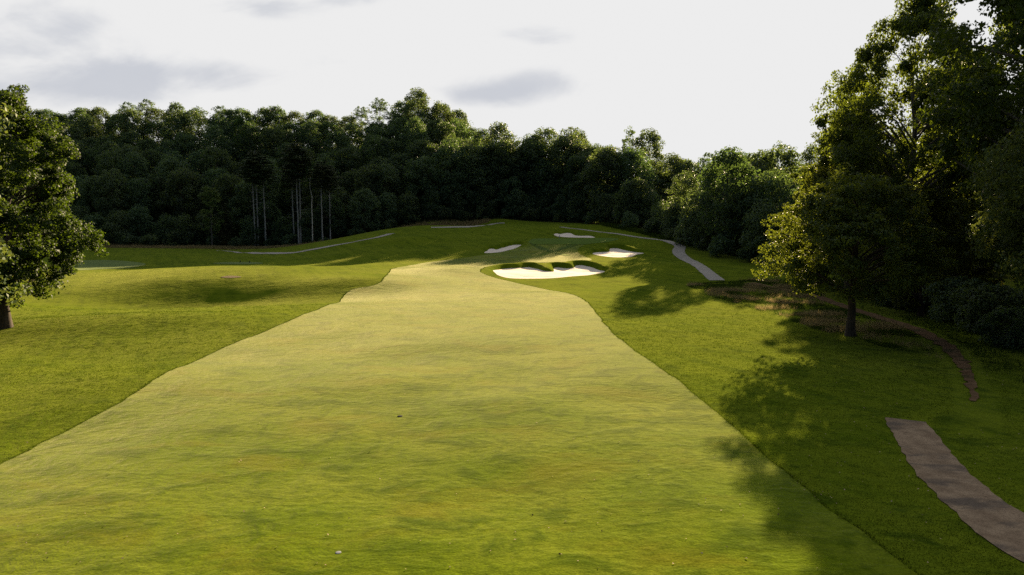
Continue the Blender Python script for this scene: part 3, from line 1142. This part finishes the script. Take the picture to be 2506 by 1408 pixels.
rows.append(('in the third row behind the green', 'woods behind the green', row(arange(-4, 40, 6.0), lambda x: redge(min(x, 34)) + 17, ['oak', 'tall'], 1.22, 1.32)))
rows.append(('in the back row behind the green', 'thin-crowned skyline trees', row(arange(0, 120, 9), lambda x: 268 - max(0, x - 40) * .3, ['oak', 'airy', 'tall'], 1.05, 1.2)))
plant(rows)

# trees right of the cart path, in front of the woods
RB = [
    ('oak', 0, 46, 147, 1.02, 1.1), ('low', 0, 43, 158, 1.05, 1.0), ('oak', 1, 53, 140, .92, 1.0), ('low', 1, 50, 134, 1.0, 1.0), ('oak', 2, 60, 136, .88, .95), ('tall', 0, 54, 165, .9, .95),
    ('oak', 0, 66, 150, 1.0, 1.0), ('low', 0, 58, 126, .9, .9), ('oak', 1, 70, 128, .9, .95), ('tall', 2, 78, 140, .9, 1.0), ('oak', 2, 82, 124, 1.0, 1.0), ('low', 1, 66, 118, .95, 1.0),
    ('tall', 1, 64, 180, 1.0, 1.0), ('oak', 3, 74, 165, 1.05, 1.0), ('oak', 3, 62, 108, .85, .95), ('low', 2, 50, 146, 1.1, 1.1), ('low', 2, 56, 133, 1.1, 1.1), ('low', 0, 62, 126, 1.1, 1.1), ('low', 1, 70, 120, 1.1, 1.1),
    ('tall', 1, 90, 132, 1.0, 1.0), ('oak', 0, 94, 118, 1.0, 1.0), ('oak', 3, 66, 171, 1.25, 1.0), ('oak', 1, 58, 183, 1.15, 1.0), ('oak', 2, 80, 154, 1.25, 1.0), ('oak', 0, 71, 139, 1.2, 1.0), ('oak', 3, 86, 140, 1.25, 1.0), ('oak', 1, 104, 126, 1.1, 1.0), ('oak', 2, 76, 112, .95, 1.0),
]
plant([('right of the cart path bend', 'rounded trees beside the cart path bend', [(a, b, 'leaf', 'bark', x, y, s, z) for a, b, x, y, s, z in RB])])

# tall pale-trunked pines standing in front of the hill woods
pines = []
for u, s in ((643, .98), (649, 1.02), (669, .96), (738, .9), (752, 1.08), (757, 1.04), (808, .88), (822, .84)):
    d = 232.0
    x = (u - 1253) / FPX * (d + 3)
    pines.append(('pine', rnd.randrange(2), 'needle', 'bark_pale', x, fedge(x) + rnd.uniform(-4, -1), s, 1.04))
plant([('standing pale against the dark woods', 'pale-trunked pines on the hill foot', pines)])
x = (784 - 1253) / FPX * 235
bt = make_tree('birch_tree', broadleaf(301, 28, 21, 3.0, 16, 60, .34, 'oval', .20, sub=7, csize=.34, limbs=16, lean=(.01, 0)), M['leaf_light'], M['bark_birch'], (x, fedge(x) - 3, hs(x, fedge(x) - 3)), 0, (1, 1, 1),
               'white-barked birch with a thin crown, right of the pale pines', 'birch')
x = (525 - 1253) / FPX * 228
make_tree('forked_tree', broadleaf(302, 21, 5, 4.6, 34, 190, .34, 'oval', .22, sub=8, csize=.30, limbs=30), M['leaf_light'], M['bark_grey'], (x, fedge(x) - 4, hs(x, fedge(x) - 4)), 1.0, (1, 1, 1),
          'pale green tree with forked grey limbs in front of the left woods', 'tree')
x = (625 - 1253) / FPX * 300
make_tree('broadleaf_tree', broadleaf(303, 25, 7, 5.5, 40, 150, .48, 'oval', .3, csize=.3), M['leaf_light'], M['bark'], (x, fedge(x) + 62, hs(x, fedge(x) + 62)), 1.0, (1, 1, 1),
          'bright green plume-shaped tree just below the skyline, above the pale pines', 'tree')

# bushes at the foot of the woods
bs = []
for x in arange(-165, 4, 6.5):
    xx = x + rnd.uniform(-2.5, 2.5)
    bs.append(('bush', rnd.randrange(2), 'leaf', 'bark', xx, fedge(xx) - rnd.uniform(1, 5), rnd.uniform(.8, 1.5), rnd.uniform(.8, 1.2)))
plant([('at the foot of the left woods', 'bushes at the foot of the left woods', bs)])
bs = []
for (x, y) in ((34, 200), (38, 186), (41, 172), (41, 162), (44, 152), (43.5, 141), (47, 134), (49, 127), (54, 122), (58, 116), (63, 111), (68, 107), (26, 222), (16, 236), (6, 243)):
    bs.append(('bush', rnd.randrange(2), 'leaf', 'bark', x + rnd.uniform(-.7, .7), y, rnd.uniform(.9, 1.4), rnd.uniform(.9, 1.3)))
plant([('beside the right cart path', 'bushes beside the right cart path', bs)])

# ------------------------------------------------------------------ the near trees
x, y = at(15, 802)
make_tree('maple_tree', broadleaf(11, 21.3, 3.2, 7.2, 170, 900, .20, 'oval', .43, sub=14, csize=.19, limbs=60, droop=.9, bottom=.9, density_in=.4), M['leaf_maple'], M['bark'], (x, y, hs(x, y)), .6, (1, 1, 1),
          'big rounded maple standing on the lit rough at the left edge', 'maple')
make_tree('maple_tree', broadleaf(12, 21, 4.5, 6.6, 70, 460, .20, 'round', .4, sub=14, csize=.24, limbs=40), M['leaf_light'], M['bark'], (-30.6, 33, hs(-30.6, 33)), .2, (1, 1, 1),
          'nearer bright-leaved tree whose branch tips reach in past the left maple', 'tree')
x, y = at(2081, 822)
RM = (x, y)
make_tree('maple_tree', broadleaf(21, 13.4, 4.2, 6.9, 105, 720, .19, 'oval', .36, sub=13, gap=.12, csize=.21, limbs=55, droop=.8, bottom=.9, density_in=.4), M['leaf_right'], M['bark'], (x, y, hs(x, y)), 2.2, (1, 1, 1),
          'lone maple with a straight dark trunk in the tawny grass at right', 'maple')

BIG = {
    'poplar': broadleaf(31, 33, 5, 7.0, 130, 500, .27, 'tall', .55, sub=11, csize=.21, limbs=60, gap=.12),
    'sycamore': broadleaf(32, 30, 5, 9.5, 210, 560, .25, 'round', .6, sub=11, csize=.19, limbs=70, gap=.05),
    'edge': broadleaf(34, 16.5, 6.0, 7.0, 95, 420, .19, 'round', .3, sub=12, csize=.23, limbs=40),
    'under': broadleaf(33, 15, 1.5, 6.8, 80, 330, .28, 'round', .3, sub=10, csize=.23, limbs=36),
}
near = [
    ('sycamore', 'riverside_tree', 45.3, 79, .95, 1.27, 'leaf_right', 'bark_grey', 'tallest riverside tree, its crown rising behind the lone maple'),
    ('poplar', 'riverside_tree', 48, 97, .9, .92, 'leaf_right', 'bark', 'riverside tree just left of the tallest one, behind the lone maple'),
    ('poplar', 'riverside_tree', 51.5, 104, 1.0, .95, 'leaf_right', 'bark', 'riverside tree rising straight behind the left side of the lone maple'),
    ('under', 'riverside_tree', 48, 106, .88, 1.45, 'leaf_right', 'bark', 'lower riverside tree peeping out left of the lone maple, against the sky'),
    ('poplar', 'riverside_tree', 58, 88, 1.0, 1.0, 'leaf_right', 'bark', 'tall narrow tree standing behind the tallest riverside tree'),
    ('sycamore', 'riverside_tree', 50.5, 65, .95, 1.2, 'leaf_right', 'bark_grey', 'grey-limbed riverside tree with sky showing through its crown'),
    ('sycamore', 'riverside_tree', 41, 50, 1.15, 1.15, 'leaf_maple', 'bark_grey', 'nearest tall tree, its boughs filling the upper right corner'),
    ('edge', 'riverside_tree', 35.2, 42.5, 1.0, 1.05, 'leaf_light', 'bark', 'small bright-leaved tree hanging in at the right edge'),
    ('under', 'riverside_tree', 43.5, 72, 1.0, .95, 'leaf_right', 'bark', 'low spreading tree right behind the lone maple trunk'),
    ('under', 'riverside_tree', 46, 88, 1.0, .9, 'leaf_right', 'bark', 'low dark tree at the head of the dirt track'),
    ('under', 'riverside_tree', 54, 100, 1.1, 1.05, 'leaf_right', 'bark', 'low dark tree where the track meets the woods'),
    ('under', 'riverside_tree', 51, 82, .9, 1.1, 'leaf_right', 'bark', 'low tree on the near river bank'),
    ('under', 'riverside_tree', 66, 104, 1.3, 1.1, 'leaf_right', 'bark', 'low dark tree deep behind the track'),
    ('poplar', 'riverside_tree', 72, 92, 1.0, .95, 'leaf_right', 'bark', 'narrow tree across the river'),
    ('sycamore', 'riverside_tree', 84, 90, 1.0, .95, 'leaf_right', 'bark_grey', 'broad tree across the river'),
    ('poplar', 'riverside_tree', 90, 78, 1.0, .9, 'leaf_right', 'bark', 'furthest narrow tree across the river'),
]
seen = {}
for kd, nm, x, y, s, zs, lf, bk, lab in near:
    key = (kd, lf, bk)
    if key in seen:
        copy_tree(seen[key], (x, y, hs(x, y) - .1), random.uniform(0, 6.28), (s, s, s * zs), lab, 'riverside trees')
    else:
        ms = BIG[kd]
        if any(k2[0] == kd for k2 in seen):
            ms = (ms[0].copy(), ms[1].copy())
        t = make_tree(nm, ms, M[lf], M[bk], (x, y, hs(x, y) - .1), random.uniform(0, 6.28), (s, s, s * zs), lab, 'tree', 'riverside trees')
        seen[key] = t
        KIDS[t.name] = list(t.children)

bshape = broadleaf(41, 3.2, .05, 3.0, 48, 260, .17, 'round', .06, csize=.24, limbs=10)
first = None
for (u, v, s, z, lab) in ((2360, 792, 1.25, 1.1, 'dark bramble mound beside the dirt track, leftmost of the near thicket'), (2430, 815, 1.3, 1.0, 'dark bramble mound in the middle of the near thicket'),
                          (2500, 850, 1.2, .8, 'dark bramble mound at the right edge of the near thicket'),
                          (2270, 768, 1.1, 1.25, 'dark bush right of the lone maple, across the track'), (2200, 752, 1.0, 1.2, 'dark bush behind the lone maple, across the track'),
                          (2360, 762, 1.1, 1.2, 'bramble mound at the back of the near thicket'), (2590, 810, 1.3, .9, 'bramble mound at the foot of the nearest tall tree')):
    x, y = at(u, v)
    if first is None:
        first = make_tree('bramble_bush', bshape, M['leaf'], M['bark'], (x, y, hs(x, y) - .1), 1, (s, s, s * z), lab, 'bush', 'bramble bushes along the dirt track')
        KIDS[first.name] = list(first.children)
    else:
        copy_tree(first, (x, y, hs(x, y) - .1), random.uniform(0, 6), (s, s, s * z), lab, 'bramble bushes along the dirt track')
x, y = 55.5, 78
make_tree('sunlit_bush', broadleaf(43, 3.4, .3, 1.6, 26, 120, .22, 'round', .06, csize=.3, limbs=8), M['leaf_sun_tint'], M['bark'], (x, y, hs(x, y)), 0, (1, 1, 1.1), 'bright yellow-green sunlit bush by the river shore', 'bush')


# ------------------------------------------------------------------ small things
def lathe(prof, sides=20):
    a = np.linspace(0, 2 * math.pi, sides, endpoint=False)
    V = np.concatenate([np.column_stack([r * np.cos(a), r * np.sin(a), np.full(sides, z)]) for r, z in prof])
    n = len(prof)
    id_ = np.arange(n * sides).reshape(n, sides)
    F_ = np.stack([id_[:-1], np.roll(id_[:-1], -1, 1), np.roll(id_[1:], -1, 1), id_[1:]], -1).reshape(-1, 4)
    return V, F_


def plain(name, c, rough=.5):
    m, n = mat_new(name)
    g = n.n('ShaderNodeTexCoord').outputs['Object']
    v = n.noise(g, 20, 3)
    p = n.n('ShaderNodeBsdfPrincipled')
    n.set(p.inputs['Base Color'], n.mix(v, tuple(q * .85 for q in c), c))
    p.inputs['Roughness'].default_value = .95
    p.inputs['Specular IOR Level'].default_value = .05
    out(n, p.outputs[0])
    return m


white = plain('white_paint', (.17, .18, .20))
dark = plain('dark_plastic', (.03, .03, .03))
x, y = at(828, 1358)
V_, F_ = lathe([(.0, .02), (.07, .02), (.085, .016), (.09, .0)], 24)
tag(link('sprinkler_cover', np_mesh('sprinkler_cover', V_ + (0, 0, .02), F_), white), 'small white round cover set in the near fairway turf', 'sprinkler cover').location = (x, y, hs(x, y))
x, y = at(979, 1021)
V_, F_ = lathe([(.0, .03), (.09, .03), (.12, .02), (.14, .0)], 20)
tag(link('sprinkler_cover', np_mesh('sprinkler_cover', V_ + (0, 0, .02), F_), dark), 'small dark round cover in the middle of the fairway', 'sprinkler cover').location = (x, y, hs(x, y))
x, y = at(1369, 583)
V_, F_ = lathe([(.0, .75), (.06, .74), (.09, .66), (.09, .05), (.13, .0)], 16)
tag(link('marker_post', np_mesh('marker_post', V_, F_), white), 'short white marker post between the green and the far bunker', 'marker post').location = (x, y, hs(x, y))
for (u, v, lab) in ((588, 643, 'left one of two dark tee markers on the small tee'), (611, 644, 'right one of two dark tee markers on the small tee')):
    x, y = at(u, v)
    V_, F_ = lathe([(.0, .45), (.07, .43), (.10, .3), (.08, .05), (.06, .0)], 14)
    tag(link('tee_marker', np_mesh('tee_marker', V_, F_), dark), lab, 'tee marker', 'tee markers').location = (x, y, hs(x, y))


# fallen leaves
def litter(name, pts, size, mat, label):
    P = np.array([(x, y, hs(x, y) + .05) for x, y in pts])
    rng = np.random.default_rng(3)
    V_, F_ = leaves(P, np.tile((0, 0, 1.0), (len(P), 1)), size, rng, 2.0)
    return tag(link(name, np_mesh(name, V_, F_), mat), label, 'leaves', None, 'stuff')


lp = []
for _ in range(170):
    v = 860 + 540 * rnd.random() ** 1.3
    u = rnd.uniform(0, 2500)
    lp.append(at(u, v))
for _ in range(170):
    lp.append(at(rnd.uniform(1900, 2500), rnd.uniform(860, 1250)))
litter('fallen_leaves', lp[:], .055, simple_noise_mat('dry_leaf', (.20, .13, .07), (.34, .26, .18), 3, .0), 'pale fallen leaves scattered over the turf')
lp = [at(rnd.uniform(0, 2300), 900 + 500 * rnd.random()) for _ in range(90)]
litter('fallen_leaves', lp, .07, simple_noise_mat('dark_leaf', (.03, .02, .012), (.07, .045, .02), 3, .0), 'dark brown fallen leaves scattered over the fairway')
